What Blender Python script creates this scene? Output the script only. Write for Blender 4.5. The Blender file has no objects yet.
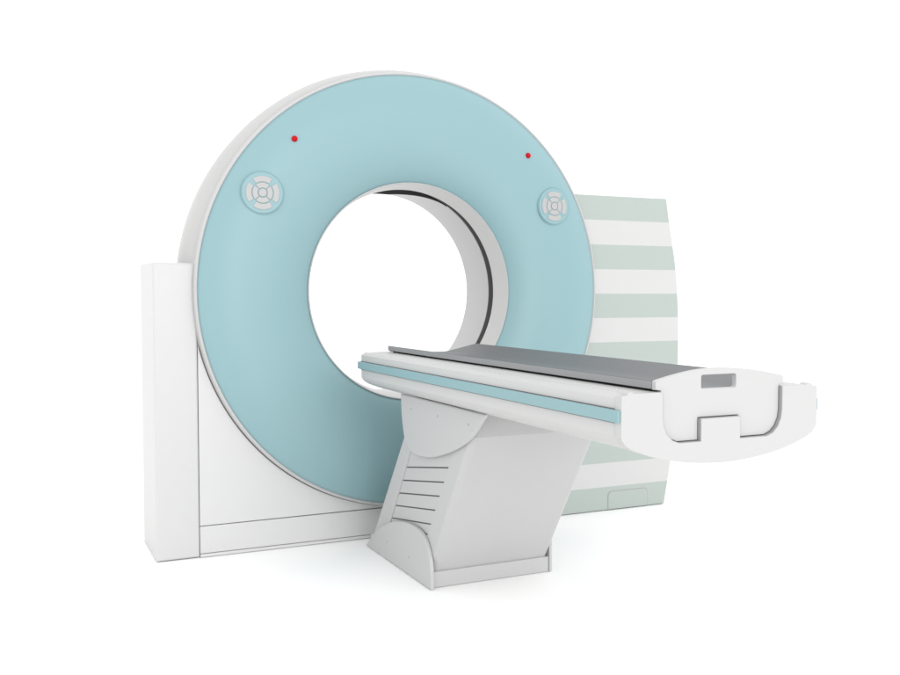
import bpy, bmesh, math
from mathutils import Matrix, Vector
S = bpy.context.scene
COL = S.collection
PI = math.pi

# ------------------------------------------------------------------ camera
cam_d = bpy.data.cameras.new("camera"); cam = bpy.data.objects.new("camera", cam_d); COL.objects.link(cam)
cam.location = (-1.585, -3.786, 1.05)
cam.rotation_euler = (math.radians(90 - 2.589), 0, math.radians(-25.08))
cam_d.sensor_width = 36; cam_d.lens = 37.6; cam_d.clip_end = 500; cam_d.clip_start = 0.05
S.camera = cam

# ------------------------------------------------------------------ light
w = bpy.data.worlds.new("World"); S.world = w; w.use_nodes = True
bg = w.node_tree.nodes["Background"]
bg.inputs["Color"].default_value = (1.0, 1.0, 1.0, 1); bg.inputs["Strength"].default_value = 1.43

def area(name, loc, target, size, power):
    d = bpy.data.lights.new(name, 'AREA'); d.shape = 'DISK'; d.size = size; d.energy = power
    o = bpy.data.objects.new(name, d); COL.objects.link(o); o.location = loc
    o.rotation_euler = (Vector(target) - Vector(loc)).to_track_quat('-Z', 'Y').to_euler()
area("studio_softbox", (0.5, -13.5, 2.6), (0.1, -0.3, 0.8), 5.0, 400)

S.view_settings.view_transform = 'Standard'; S.view_settings.look = 'None'
S.view_settings.exposure = 0.0; S.view_settings.gamma = 1.0
S.cycles.use_denoising = True
S.cycles.max_bounces = 8

# ------------------------------------------------------------------ materials
def mat(name, col, rough=0.4, bump=0.0, scale=300, spec=0.4, var=0.015, coat=0.0):
    m = bpy.data.materials.new(name); m.use_nodes = True
    nt = m.node_tree; b = nt.nodes["Principled BSDF"]
    b.inputs["Roughness"].default_value = rough
    b.inputs["Specular IOR Level"].default_value = spec
    b.inputs["Coat Weight"].default_value = coat
    tc = nt.nodes.new("ShaderNodeTexCoord")
    n = nt.nodes.new("ShaderNodeTexNoise"); n.inputs["Scale"].default_value = 2.5; n.inputs["Detail"].default_value = 3
    nt.links.new(tc.outputs["Object"], n.inputs["Vector"])
    mx = nt.nodes.new("ShaderNodeMix"); mx.data_type = 'RGBA'
    mx.inputs[6].default_value = tuple(c * (1 - var) for c in col) + (1,)
    mx.inputs[7].default_value = tuple(min(1, c * (1 + var)) for c in col) + (1,)
    nt.links.new(n.outputs["Fac"], mx.inputs[0]); nt.links.new(mx.outputs[2], b.inputs["Base Color"])
    if bump:
        n2 = nt.nodes.new("ShaderNodeTexNoise"); n2.inputs["Scale"].default_value = scale; n2.inputs["Detail"].default_value = 2
        nt.links.new(tc.outputs["Object"], n2.inputs["Vector"])
        bp = nt.nodes.new("ShaderNodeBump"); bp.inputs["Strength"].default_value = bump; bp.inputs["Distance"].default_value = 0.00012
        nt.links.new(n2.outputs["Fac"], bp.inputs["Height"]); nt.links.new(bp.outputs["Normal"], b.inputs["Normal"])
    return m

M_white = mat("white_enamel", (0.55, 0.55, 0.55), 0.38, 0.15)
M_body = mat("light_grey_enamel", (0.52, 0.517, 0.513), 0.42, 0.15)
M_panel = mat("panel_enamel", (0.585, 0.585, 0.585), 0.4, 0.15)
M_end = mat("table_end_enamel", (0.485, 0.485, 0.485), 0.38, 0.1)
M_lip = mat("bore_lip_enamel", (0.57, 0.567, 0.563), 0.4, 0.1)
M_slot = mat("slot_grey", (0.17, 0.17, 0.17), 0.6)
M_rim = mat("rim_enamel", (0.455, 0.451, 0.449), 0.4, 0.1)
M_traylit = mat("lit_tray_side_grey", (0.29, 0.295, 0.30), 0.45)
M_ped = mat("grey_enamel", (0.475, 0.475, 0.476), 0.45, 0.15)
M_blue = mat("pale_blue_enamel", (0.232, 0.378, 0.405), 0.42, 0.12)
M_liner = mat("bore_liner_plastic", (0.50, 0.50, 0.50), 0.32, 0.05)
M_tray = mat("grey_carbon_tray", (0.125, 0.130, 0.137), 0.5, 0.3)
M_dark = mat("black_gasket_and_shade", (0.014, 0.014, 0.015), 0.85, spec=0.05)
M_seam = mat("dark_seam_and_gap_shade", (0.15, 0.14, 0.14), 0.7)
M_btn = mat("button_plastic", (0.40, 0.40, 0.398), 0.4)
M_red = mat("red_lamp_plastic", (0.46, 0.002, 0.006), 0.35, spec=0.15)
M_groove = mat("grey_edge_band", (0.34, 0.34, 0.34), 0.6)
M_screw = mat("screw_steel", (0.33, 0.33, 0.33), 0.4)
M_floor = mat("white_studio_floor", (0.97, 0.97, 0.965), 0.8, var=0.0, spec=0.1)

def stripe_mat():
    m = mat("striped_enamel", (0.53, 0.53, 0.527), 0.4, 0.12)
    nt = m.node_tree; b = nt.nodes["Principled BSDF"]
    tc = nt.nodes.new("ShaderNodeTexCoord"); sx = nt.nodes.new("ShaderNodeSeparateXYZ")
    nt.links.new(tc.outputs["Object"], sx.inputs[0])
    d = nt.nodes.new("ShaderNodeMath"); d.operation = 'DIVIDE'; d.inputs[1].default_value = 0.1174
    nt.links.new(sx.outputs["Z"], d.inputs[0])
    a = nt.nodes.new("ShaderNodeMath"); a.operation = 'ADD'; a.inputs[1].default_value = 0.0
    nt.links.new(d.outputs[0], a.inputs[0])
    md = nt.nodes.new("ShaderNodeMath"); md.operation = 'FLOORED_MODULO'; md.inputs[1].default_value = 2
    nt.links.new(a.outputs[0], md.inputs[0])
    lt = nt.nodes.new("ShaderNodeMath"); lt.operation = 'LESS_THAN'; lt.inputs[1].default_value = 1
    nt.links.new(md.outputs[0], lt.inputs[0])
    old = b.inputs["Base Color"].links[0].from_socket
    mx = nt.nodes.new("ShaderNodeMix"); mx.data_type = 'RGBA'
    nt.links.new(old, mx.inputs[6]); mx.inputs[7].default_value = (0.380, 0.428, 0.406, 1)
    nt.links.new(lt.outputs[0], mx.inputs[0]); nt.links.new(mx.outputs[2], b.inputs["Base Color"])
    return m
M_stripe = stripe_mat()
M_green = mat("grey_green_enamel", (0.380, 0.428, 0.406), 0.4, 0.12)

# ------------------------------------------------------------------ helpers
def finish(me, m, name, parent=None, angle=32):
    for p in me.polygons: p.use_smooth = True
    me.set_sharp_from_angle(angle=math.radians(angle))
    me.materials.clear(); me.materials.append(m); me.name = name
    o = bpy.data.objects.new(name, me); COL.objects.link(o)
    wn = o.modifiers.new("weighted_normals", 'WEIGHTED_NORMAL'); wn.keep_sharp = True; wn.weight = 80
    if parent: o.parent = parent
    return o

AX_XZ = Matrix(((1,0,0,0),(0,0,-1,0),(0,1,0,0),(0,0,0,1)))       # u->x v->z w->-y
AX_YZ = Matrix(((0,0,1,0),(1,0,0,0),(0,1,0,0),(0,0,0,1)))        # u->y v->z w->x

def plate_mesh(loops, a, b, axis='y', bevel=0.002, res=2):
    """filled outline(s) swept from a to b along axis, rounded edges"""
    lo, hi = min(a, b), max(a, b); h = (hi - lo) / 2; mid = (lo + hi) / 2
    cu = bpy.data.curves.new("t", 'CURVE'); cu.dimensions = '2D'; cu.fill_mode = 'BOTH'
    bv = min(bevel, h * 0.98)
    cu.extrude = h - bv; cu.bevel_depth = bv; cu.bevel_resolution = res; cu.offset = -bv
    for lp in loops:
        s = cu.splines.new('POLY'); s.points.add(len(lp) - 1)
        for i, p in enumerate(lp): s.points[i].co = (p[0], p[1], 0, 1)
        s.use_cyclic_u = True
    o = bpy.data.objects.new("t", cu); COL.objects.link(o)
    dg = bpy.context.evaluated_depsgraph_get(); dg.update()
    me = bpy.data.meshes.new_from_object(o.evaluated_get(dg))
    bpy.data.objects.remove(o); bpy.data.curves.remove(cu)
    if axis == 'y': me.transform(AX_XZ); me.transform(Matrix.Translation((0, mid, 0)))
    elif axis == 'x': me.transform(AX_YZ); me.transform(Matrix.Translation((mid, 0, 0)))
    bm = bmesh.new(); bm.from_mesh(me); bmesh.ops.remove_doubles(bm, verts=bm.verts, dist=1e-5)
    bmesh.ops.recalc_face_normals(bm, faces=bm.faces); bm.to_mesh(me); bm.free()
    return me

def plate(name, loops, a, b, m, parent, axis='y', bevel=0.002, res=2, angle=32):
    if not isinstance(loops[0][0], (tuple, list)): loops = [loops]
    return finish(plate_mesh(loops, a, b, axis, bevel, res), m, name, parent, angle)

def box_loop(u0, u1, v0, v1): return [(u0, v0), (u1, v0), (u1, v1), (u0, v1)]

def rounded(pts, r, n=6, only=None):
    """round the corners of a polygon"""
    out = []; N = len(pts)
    for i in range(N):
        p = Vector(pts[i]); a = Vector(pts[i-1]); b = Vector(pts[(i+1) % N])
        if only is not None and i not in only: out.append(tuple(p)); continue
        da = (a - p); db = (b - p); rr = min(r, da.length * .49, db.length * .49)
        s = p + da.normalized() * rr; e = p + db.normalized() * rr
        for k in range(n + 1):
            t = k / n; q = s * (1-t)**2 + p * 2*t*(1-t) + e * t*t
            out.append(tuple(q))
    return out

def spline(pts, n=6):
    """open Catmull-Rom through pts"""
    P = [Vector(p) for p in pts]; P = [P[0]*2 - P[1]] + P + [P[-1]*2 - P[-2]]; out = []
    for i in range(1, len(P) - 2):
        for k in range(n):
            t = k / n
            out.append(tuple(0.5 * ((2*P[i]) + (P[i+1]-P[i-1])*t + (2*P[i-1]-5*P[i]+4*P[i+1]-P[i+2])*t*t + (3*P[i]-P[i-1]-3*P[i+1]+P[i+2])*t**3)))
    out.append(tuple(P[-2])); return out

ZC = 1.065
def ring(name, prof, m, parent, closed=True, n=288, angle=30):
    """profile (r, y) turned round the bore axis"""
    bm = bmesh.new(); rows = []
    for k in range(n):
        a = 2*PI*k/n; c, s = math.cos(a), math.sin(a)
        rows.append([bm.verts.new((r*c, y, ZC + r*s)) for r, y in prof])
    L = len(prof)
    for k in range(n):
        A = rows[k]; B = rows[(k+1) % n]
        for i in range(L if closed else L-1):
            j = (i+1) % L
            bm.faces.new((A[i], A[j], B[j], B[i]))
    bmesh.ops.recalc_face_normals(bm, faces=bm.faces)
    me = bpy.data.meshes.new(name); bm.to_mesh(me); bm.free()
    return finish(me, m, name, parent, angle)

def thing(name, label, cat, loc=(0,0,0)):
    o = bpy.data.objects.new(name, None); COL.objects.link(o); o.location = loc
    o.empty_display_size = 0.2; o["label"] = label; o["category"] = cat
    return o

# ------------------------------------------------------------------ floor
bm = bmesh.new(); bmesh.ops.create_circle(bm, cap_ends=True, segments=96, radius=60)
me = bpy.data.meshes.new("floor"); bm.to_mesh(me); bm.free()
fl = finish(me, M_floor, "floor"); fl["kind"] = "structure"

# ================================================================== GANTRY  (front plane y = 0, bore axis x = 0)
G = thing("ct_scanner_gantry", "large white scanner gantry with pale blue ring face, round bore and striped side cabinet", "medical scanner")

R_CUT = 0.9385
def arc(r, a0, a1, n=60): return [(r*math.cos(a0+(a1-a0)*i/n), ZC + r*math.sin(a0+(a1-a0)*i/n)) for i in range(n+1)]

# left column
plate("side_column", box_loop(-1.083, -0.9155, 0.003, 1.176), 0.0, 0.38, M_white, G, bevel=0.009, res=4)
# panel between column, ring and floor
xl = -0.9142; a_l = PI + math.acos(-xl / R_CUT)            # where the seam meets the ring
up = []
for i in range(121):
    a = -PI + (math.acos(-xl / R_CUT)) + (PI - math.acos(-xl / R_CUT) - math.acos(0.75 / R_CUT)) * i / 120
    up.append((R_CUT*math.cos(a), max(0.1305, ZC + R_CUT*math.sin(a))))
plate("front_panel", [(xl, 0.1285)] + up + [(0.75, 0.1285)], 0.001, 0.372, M_panel, G, bevel=0.0015)
plate("toe_panel", box_loop(xl, 0.75, 0.016, 0.1255), 0.001, 0.37, M_panel, G, bevel=0.002)
plate("bottom_rail", box_loop(xl, 0.75, 0.002, 0.0145), -0.003, 0.37, M_panel, G, bevel=0.002)
plate("seam_backing", [(-0.94, 0.03), (0.70, 0.03), (0.70, 0.14), (-0.86, 0.14), (-0.86, 0.78), (-0.94, 0.78)], 0.010, 0.36, M_seam, G, bevel=0.001)

# right cabinet with stripes
edge = [(1.372, 1.5262), (1.391, 1.417), (1.4135, 1.299), (1.434, 1.185), (1.449, 1.025), (1.456, 0.83), (1.451, 0.6), (1.438, 0.40), (1.416, 0.225), (1.398, 0.118), (1.375, 0.003)]
edge = spline(edge, 5)
a1 = math.asin((1.5262 - ZC) / R_CUT); a2 = -math.acos(0.753 / R_CUT)
cab = [(0.753, 0.003)] + list(reversed(arc(R_CUT, a1, a2, 60))) + edge
plate("side_cabinet", cab, 0.0, 0.38, M_stripe, G, bevel=0.006, res=3)
# access flap at the cabinet's foot : outline groove + flap
fo = rounded([(1.034, 0.010), (1.034, 0.095), (1.273, 0.095), (1.273, 0.010)], 0.026, 6, only=(1, 2))
fi = rounded([(1.0375, 0.006), (1.0375, 0.0915), (1.2695, 0.0915), (1.2695, 0.006)], 0.024, 6, only=(1, 2))
hg = plate("access_flap", fi, -0.0025, 0.004, M_green, G, bevel=0.0012)
plate("flap_seam", fo, -0.0008, 0.004, M_screw, hg, bevel=0.0004)

# ring housing (white drum)
ring("ring_housing", [(0.9342, -0.024), (0.9345, 0.002), (0.948, 0.022), (0.961, 0.055), (0.969, 0.095), (0.9695, 0.14), (0.9655, 0.21), (0.957, 0.265),
                      (0.945, 0.305), (0.925, 0.335), (0.90, 0.352), (0.86, 0.36), (0.52, 0.375), (0.49, 0.385), (0.47, 0.392), (0.462, 0.390),
                      (0.462, 0.372), (0.52, 0.33), (0.86, 0.30), (0.90, 0.0)], M_rim, G, angle=50)
# dark joint and white trim round the blue face
def arc_strip(name, r0, r1, a0, a1, y0, y1, m, n=90):
    lp = [(r1*math.cos(a0+(a1-a0)*i/n), ZC + r1*math.sin(a0+(a1-a0)*i/n)) for i in range(n+1)] + \
         [(r0*math.cos(a1+(a0-a1)*i/n), ZC + r0*math.sin(a1+(a0-a1)*i/n)) for i in range(n+1)]
    return plate(name, lp, y0, y1, m, G, bevel=0.0006)
arc_strip("ring_joint", 0.9338, 0.9375, math.radians(-166), math.radians(-38), -0.001, 0.02, M_seam)
arc_strip("ring_joint", 0.9338, 0.9375, math.radians(-36.5), math.radians(29), -0.001, 0.02, M_seam)
ring("ring_trim", [(0.9215, -0.036), (0.924, -0.0395), (0.929, -0.038), (0.9335, -0.030), (0.9345, -0.015), (0.93, 0.0), (0.915, 0.0), (0.915, -0.030)], M_end, G, angle=60)
# blue bulged face
def face_y(r):
    t = (r - 0.695) / 0.2250
    return -0.034 + 0.018 * (-t*0.5 + 0.5) - 0.056 * max(0, 1 - abs(t)**2.6)**0.8
prof = []
N = 64
for i in range(N + 1):
    t = -math.cos(PI * i / N); r = 0.695 + 0.2250 * t
    prof.append((r, face_y(r)))
prof += [(0.912, 0.0), (0.48, 0.0)]
ring("front_cover", prof, M_blue, G, angle=50)

# bore lining
ring("bore_lip", [(0.4702, -0.0165), (0.4698, -0.0235), (0.4672, -0.0255), (0.4640, -0.0215), (0.457, 0.03), (0.4495, 0.088), (0.4505, 0.0905), (0.456, 0.0905), (0.475, 0.02)], M_lip, G, angle=50)
ring("bore_slot", [(0.456, 0.089), (0.500, 0.089), (0.500, 0.1645), (0.4645, 0.1645), (0.50, 0.22), (0.53, 0.2), (0.53, 0.05), (0.48, 0.05)], M_slot, G)
ring("bore_liner", [(0.4640, 0.1635), (0.4632, 0.1645), (0.4620, 0.22), (0.4600, 0.385), (0.4625, 0.3945), (0.468, 0.3945), (0.472, 0.30), (0.4665, 0.1637)], M_liner, G, angle=50)
# dark tapering strip added to draw the shade in the liner's crown
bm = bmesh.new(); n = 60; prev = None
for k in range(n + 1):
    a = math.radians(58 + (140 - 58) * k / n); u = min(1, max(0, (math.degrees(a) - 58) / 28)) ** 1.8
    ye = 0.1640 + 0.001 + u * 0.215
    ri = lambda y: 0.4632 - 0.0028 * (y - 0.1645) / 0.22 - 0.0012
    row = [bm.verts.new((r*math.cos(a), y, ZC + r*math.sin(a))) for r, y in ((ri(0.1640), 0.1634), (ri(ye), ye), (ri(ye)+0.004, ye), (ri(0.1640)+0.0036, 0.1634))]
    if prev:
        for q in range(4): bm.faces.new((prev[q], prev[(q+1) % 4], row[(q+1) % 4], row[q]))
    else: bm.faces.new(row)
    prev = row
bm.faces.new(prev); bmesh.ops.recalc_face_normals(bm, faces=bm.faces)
me = bpy.data.meshes.new("crown_shade_strip"); bm.to_mesh(me); bm.free(); finish(me, M_dark, "crown_shade_strip", G, 50)

# ---- control pads
def sector(r0, r1, a0, a1, n=10):
    return [(r1*math.cos(a0+(a1-a0)*i/n), r1*math.sin(a0+(a1-a0)*i/n)) for i in range(n+1)] + \
           [(r0*math.cos(a1+(a0-a1)*i/n), r0*math.sin(a1+(a0-a1)*i/n)) for i in range(n+1)]
def circ(r, n=48): return [(r*math.cos(2*PI*i/n), r*math.sin(2*PI*i/n)) for i in range(n)]
def local(me, frame):
    me.transform(frame); return me
def pad(sx, label):
    x, z = 0.671*sx, 0.389
    r = math.hypot(x, z); e = 1e-3; dy = (face_y(r+e) - face_y(r-e)) / (2*e)
    rad = Vector((x/r, 0, z/r)); nrm = (Vector((0,-1,0)) + rad*dy).normalized()
    # frame: u along face (roughly x), v roughly z, w outward
    up_ = (Vector((0,0,1)) - nrm*nrm.z).normalized(); u = up_.cross(nrm)
    F = Matrix((( u.x, up_.x, nrm.x, x), (u.y, up_.y, nrm.y, face_y(r)), (u.z, up_.z, nrm.z, ZC+z), (0,0,0,1)))
    def pm(name, loops, a, b, m, parent, bevel):
        me = plate_mesh(loops, a, b, 'w', bevel)       # built on local z
        me.transform(Matrix.Translation((0, 0, (a+b)/2))); me.transform(F)
        return finish(me, m, name, parent)
    p = pm("control_pad", [circ(0.0825, 96)], -0.014, 0.005, M_blue, G, 0.004)
    p["label"] = label
    pm("pad_seam", [circ(0.0862, 96)], -0.014, 0.0008, M_padseam, p, 0.0005)
    for k in range(4):
        a = k*PI/2
        pm("arc_button", [sector(0.044, 0.0665, a-0.62, a+0.62)], 0.0, 0.0075, M_btn, p, 0.0012)
        pm("ring_button", [sector(0.0195, 0.0405, a-0.74, a+0.74)], 0.0, 0.0078, M_btn, p, 0.0012)
    pm("pad_groove", [circ(0.0425, 64)], 0.0, 0.0056, M_padseam, p, 0.0004)
    pm("centre_button", [circ(0.0165, 40)], 0.0, 0.009, M_btn, p, 0.002)
M_padseam = mat("blue_grey_seam", (0.20, 0.34, 0.37), 0.6)
pad(-1, "round control pad at the upper left of the ring"); pad(1, "round control pad at the upper right of the ring")
for sx in (-1, 1):
    x, z = 0.538*sx, 0.611; r = math.hypot(x, z)
    bm = bmesh.new(); bmesh.ops.create_uvsphere(bm, u_segments=24, v_segments=14, radius=0.0125)
    bmesh.ops.scale(bm, vec=(1, 0.75, 1), verts=bm.verts); bmesh.ops.translate(bm, vec=(x, face_y(r)-0.002, ZC+z), verts=bm.verts)
    me = bpy.data.meshes.new("indicator_light"); bm.to_mesh(me); bm.free(); finish(me, M_red, "indicator_light", G, 60)

# ================================================================== PATIENT TABLE
YO = -3.786                       # measured depths are from the camera plane
def Y(v): return v + YO
T = thing("patient_table", "white scanner patient table with grey tray, blue side stripe and leaning grey pedestal", "examination table", (0, Y(3.0), 0))
Tinv = Matrix.Translation((0, -Y(3.0), 0))
_plate = plate
def tplate(name, loops, a, b, m, parent, axis='y', bevel=0.002, res=2, angle=32):
    if not isinstance(loops[0][0], (tuple, list)): loops = [loops]
    me = plate_mesh(loops, a, b, axis, bevel, res); me.transform(Tinv)
    return finish(me, m, name, parent, angle)

# --- end plate outline
bot_l = [(-0.306, 0.722), (-0.3045, 0.7125), (-0.288, 0.694), (-0.253, 0.6785), (-0.209, 0.6645), (-0.160, 0.6535), (-0.085, 0.643), (0.0, 0.6385)]
bot = spline(bot_l + [(-x, z) for x, z in reversed(bot_l[:-1])], 4)
ledge_l = [(-0.1875, 0.8195), (-0.27, 0.8195), (-0.2765, 0.8235), (-0.287, 0.8225), (-0.291, 0.8165), (-0.303, 0.8155), (-0.306, 0.8125)]
cut = [(-0.1875, 0.76), (-0.184, 0.738), (-0.174, 0.717), (-0.158, 0.702), (-0.137, 0.6945), (-0.0715, 0.6945), (-0.0715, 0.7495), (0.0500, 0.7495), (0.0500, 0.6945),
       (0.137, 0.6945), (0.158, 0.702), (0.174, 0.717), (0.184, 0.738), (0.1875, 0.76)]
outer = ledge_l + bot + [(-x, z) for x, z in reversed(ledge_l)] + list(reversed(cut))
tplate("end_plate", outer, Y(1.795), Y(1.822), M_end, T, bevel=0.0015)
def inset(pts, d):
    """open polyline moved sideways by d"""
    out = []
    for i, p in enumerate(pts):
        p = Vector(p); t = Vector((0, 0))
        ns = []
        if i > 0: e = (p - Vector(pts[i-1])).normalized(); ns.append(Vector((-e.y, e.x)))
        if i < len(pts)-1: e = (Vector(pts[i+1]) - p).normalized(); ns.append(Vector((-e.y, e.x)))
        nsum = sum(ns, Vector((0, 0))); nsum = nsum / len(ns)
        out.append(tuple(p + nsum * d / max(nsum.length_squared, 0.3)))
    return out
cl = [(-0.1875, 0.8185)] + cut + [(0.1875, 0.8185)]
tplate("cut_edge", inset(cl, -0.0004) + list(reversed(inset(cl, 0.0012))), Y(1.7962), Y(1.8215), M_groove, T, bevel=0.0003)
# --- tray end cover with its hand slot
g = 0.0028
inner = [(-0.1875+g, 0.8225), (-0.1875+g, 0.76), (-0.184+g, 0.739), (-0.172+.001, 0.719), (-0.157+.001, 0.705), (-0.1365, 0.6975), (-0.0715-g, 0.6975), (-0.0715-g, 0.7525), (0.05+g, 0.7525), (0.05+g, 0.6975),
         (0.1365, 0.6975), (0.156, 0.705), (0.171, 0.719), (0.181, 0.739), (0.1847, 0.76), (0.1847, 0.8225)]
top = spline([(0.2005, 0.8255), (0.2005, 0.8435), (0.16, 0.8535), (0.10, 0.8635), (0.04, 0.8695), (-0.02, 0.8715), (-0.08, 0.868), (-0.13, 0.8605), (-0.17, 0.8525), (-0.2005, 0.8435), (-0.2005, 0.8255)], 5)
top = [(0.2005, 0.8245)] + top[5:-5] + [(-0.2005, 0.8245)]
hole = rounded(box_loop(-0.064, 0.045, 0.8215, 0.8555), 0.006, 4)
cov = tplate("tray_end_cover", [inner + top, hole], Y(1.8062), Y(1.8225), M_end, T, bevel=0.002)
tplate("gap_liner", [(-0.19, 0.818), (-0.19, 0.70), (-0.14, 0.688), (0.14, 0.688), (0.19, 0.70), (0.19, 0.818)], Y(1.8222), Y(1.8255), M_dark, T, bevel=0.0005)

# --- long body
ins = 0.0035
bodyl = [(-0.185, 0.8085), (-0.190, 0.8195), (-0.236, 0.8190), (-0.2385, 0.8172), (-0.2425, 0.8172), (-0.245, 0.8185), (-0.262, 0.8180), (-0.2655, 0.8155), (-0.2705, 0.8155), (-0.274, 0.8180), (-0.287, 0.8175), (-0.293, 0.8135), (-0.3025, 0.808)]
bodybot = [(x*0.9885, z + 0.0030) for x, z in bot]
body = bodyl + bodybot + [(-x, z) for x, z in reversed(bodyl)]
tplate("table_body", body, Y(1.826), Y(3.588), M_body, T, bevel=0.002, angle=11)
for s in (-1, 1):
    a, b = (-0.3145, -0.298) if s < 0 else (0.298, 0.3145)
    st = tplate("side_stripe", box_loop(Y(1.8), Y(3.598), 0.7525, 0.7815), a, b, M_blue, T, axis='x', bevel=0.002)
    a, b = (-0.3038, -0.298) if s < 0 else (0.298, 0.3038)
    tplate("stripe_gap_shade", box_loop(Y(1.823), Y(3.592), 0.7488, 0.7840), a, b, M_seam, st, axis='x', bevel=0.0008)  # dark strip behind the stripe, paints the shade of its gap
# end shoe under the body, near end
# --- tray (dished carbon cradle)
n = 24
topc = []
for i in range(n + 1):
    t = -1 + 2*i/n; d_ = min(1.0, (1 - abs(t)) / 0.72); topc.append((0.196*t, 0.8445 - 0.0305*(d_ - 0.10*math.sin(PI*d_)*0 - 0.12*max(0, d_-0.8)*2)))
sec = [(-0.2, 0.8270), (-0.2, 0.8435), (-0.1985, 0.8448)] + topc[0:] + [(0.1985, 0.8448), (0.2, 0.8435), (0.2, 0.8270), (0.192, 0.8215), (0.10, 0.8045), (-0.10, 0.8045), (-0.192, 0.8215)]
def loft_y(name, sec, y0, y1, m, parent, angle=40):
    bm = bmesh.new(); A = [bm.verts.new((x, y0, z)) for x, z in sec]; B = [bm.verts.new((x, y1, z)) for x, z in sec]
    n = len(sec)
    for k in range(n): bm.faces.new((A[k], A[(k+1) % n], B[(k+1) % n], B[k]))
    bm.faces.new(A); bm.faces.new(list(reversed(B)))
    bmesh.ops.recalc_face_normals(bm, faces=bm.faces)
    me = bpy.data.meshes.new(name); bm.to_mesh(me); bm.free(); me.transform(Tinv)
    return finish(me, m, name, parent, angle)
loft_y("tray", sec, Y(1.8225), Y(3.552), M_tray, T)
for s in (-1, 1):
    tplate("tray_rail", box_loop(min(s*0.182, s*0.1955), max(s*0.182, s*0.1955), 0.8198, 0.8250), Y(1.826), Y(3.51), M_dark, T, bevel=0.001)

for s in (-1, 1):
    tplate("tray_lit_side", box_loop(min(s*0.1990, s*0.2018), max(s*0.1990, s*0.2018), 0.8262, 0.8436), Y(1.8228), Y(3.549), M_traylit, T, bevel=0.001)  # paler strip, puts the light caught by the tray's flank into colour
# --- pedestal
F0, F1 = 3.041, 2.706      # front face depth at z=.062 and z=.587
ped_poly = [(Y(3.046), 0.020), (Y(3.041), 0.060), (Y(2.706), 0.587), (Y(2.712), 0.690), (Y(3.18), 0.690), (Y(3.258), 0.587), (Y(3.648), 0.060), (Y(3.648), 0.02)]
me = plate_mesh([ped_poly], -0.2365, 0.2500, 'x', 0.026, 6)
cutter = plate_mesh([[(Y(3.229), 0.466), (Y(2.850), 0.528), (Y(3.072), 0.185), (Y(3.460), 0.120)]], -0.30, -0.2285, 'x', 0.0005, 0)
o1 = bpy.data.objects.new("a", me); o2 = bpy.data.objects.new("b", cutter); COL.objects.link(o1); COL.objects.link(o2)
md = o1.modifiers.new("b", 'BOOLEAN'); md.operation = 'DIFFERENCE'; md.object = o2; md.solver = 'EXACT'
dg = bpy.context.evaluated_depsgraph_get(); dg.update()
me2 = bpy.data.meshes.new_from_object(o1.evaluated_get(dg)); bpy.data.objects.remove(o1); bpy.data.objects.remove(o2)
me2.transform(Tinv)
ped = finish(me2, M_ped, "pedestal", T, 20)
# louvre slats in the recess: measured ends of the five dark lines
Lf = [(3.229, 0.466), (3.275, 0.397), (3.314, 0.340), (3.349, 0.284), (3.386, 0.228), (3.425, 0.170), (3.457, 0.122)]
Rt = [(2.853, 0.526), (2.900, 0.459), (2.936, 0.402), (2.972, 0.346), (3.007, 0.289), (3.042, 0.231), (3.071, 0.187)]
for i in range(6):
    gp = 0.0026
    q = [(Y(Lf[i][0])+.004, Lf[i][1]-gp), (Y(Lf[i+1][0])+.004, Lf[i+1][1]+gp), (Y(Rt[i+1][0])-.004, Rt[i+1][1]+gp), (Y(Rt[i][0])-.004, Rt[i][1]-gp)]
    tplate("louvre_slat", q, -0.2335, -0.229, M_ped, ped, axis='x', bevel=0.0008)
tplate("louvre_backing", [(Y(3.229), 0.464), (Y(2.853), 0.524), (Y(3.071), 0.189), (Y(3.457), 0.124)], -0.2292, -0.2275, M_seam, ped, axis='x', bevel=0.0002)
# neck under the table body, toe board
tplate("toe_board", [(Y(3.036), 0.002), (Y(3.036), 0.0585), (Y(3.655), 0.0585), (Y(3.655), 0.002)], -0.2385, 0.2495, M_ped, T, axis='x', bevel=0.003)

lower = spline([(3.679, 0.003), (3.642, 0.034), (3.574, 0.082), (3.505, 0.120), (3.427, 0.152), (3.345, 0.177), (3.25, 0.1935), (3.173, 0.198), (3.105, 0.191), (3.055, 0.165), (3.022, 0.112), (3.012, 0.055), (3.012, 0.003)], 5)
upper = spline([(3.292, 0.677), (3.285, 0.60), (3.263, 0.524), (3.232, 0.487), (3.184, 0.4665), (3.11, 0.4655), (3.02, 0.4755), (2.93, 0.4965), (2.836, 0.525), (2.75, 0.560), (2.686, 0.595), (2.640, 0.632), (2.588, 0.677)], 5)
for s in (-1, 1):
    a, b = (-0.2515, -0.2370) if s < 0 else (0.2500, 0.2625)
    lp = tplate("pivot_cover", [(Y(max(y, 3.032) if s > 0 else y), z) for y, z in (lower if s < 0 else [q for q in lower if q[0] > 3.028] + [(3.032, 0.003)])], a, b, M_ped, T, axis='x', bevel=0.003)
    up_ = tplate("hanger_cover", [(Y(y), z) for y, z in upper], a, b, M_ped, T, axis='x', bevel=0.006)
    face = a if s < 0 else b
    for par, sp in ((up_, [(3.19, 0.630), (2.952, 0.631), (2.709, 0.632)]), (lp, [(3.439, 0.075), (3.212, 0.071)])):
        for y, z in sp:
            tplate("screw", [(Y(y)+0.0042*math.cos(k*PI/8), z+0.0042*math.sin(k*PI/8)) for k in range(16)], face-0.0008, face+0.0008, M_screw, par, axis='x', bevel=0.0004)
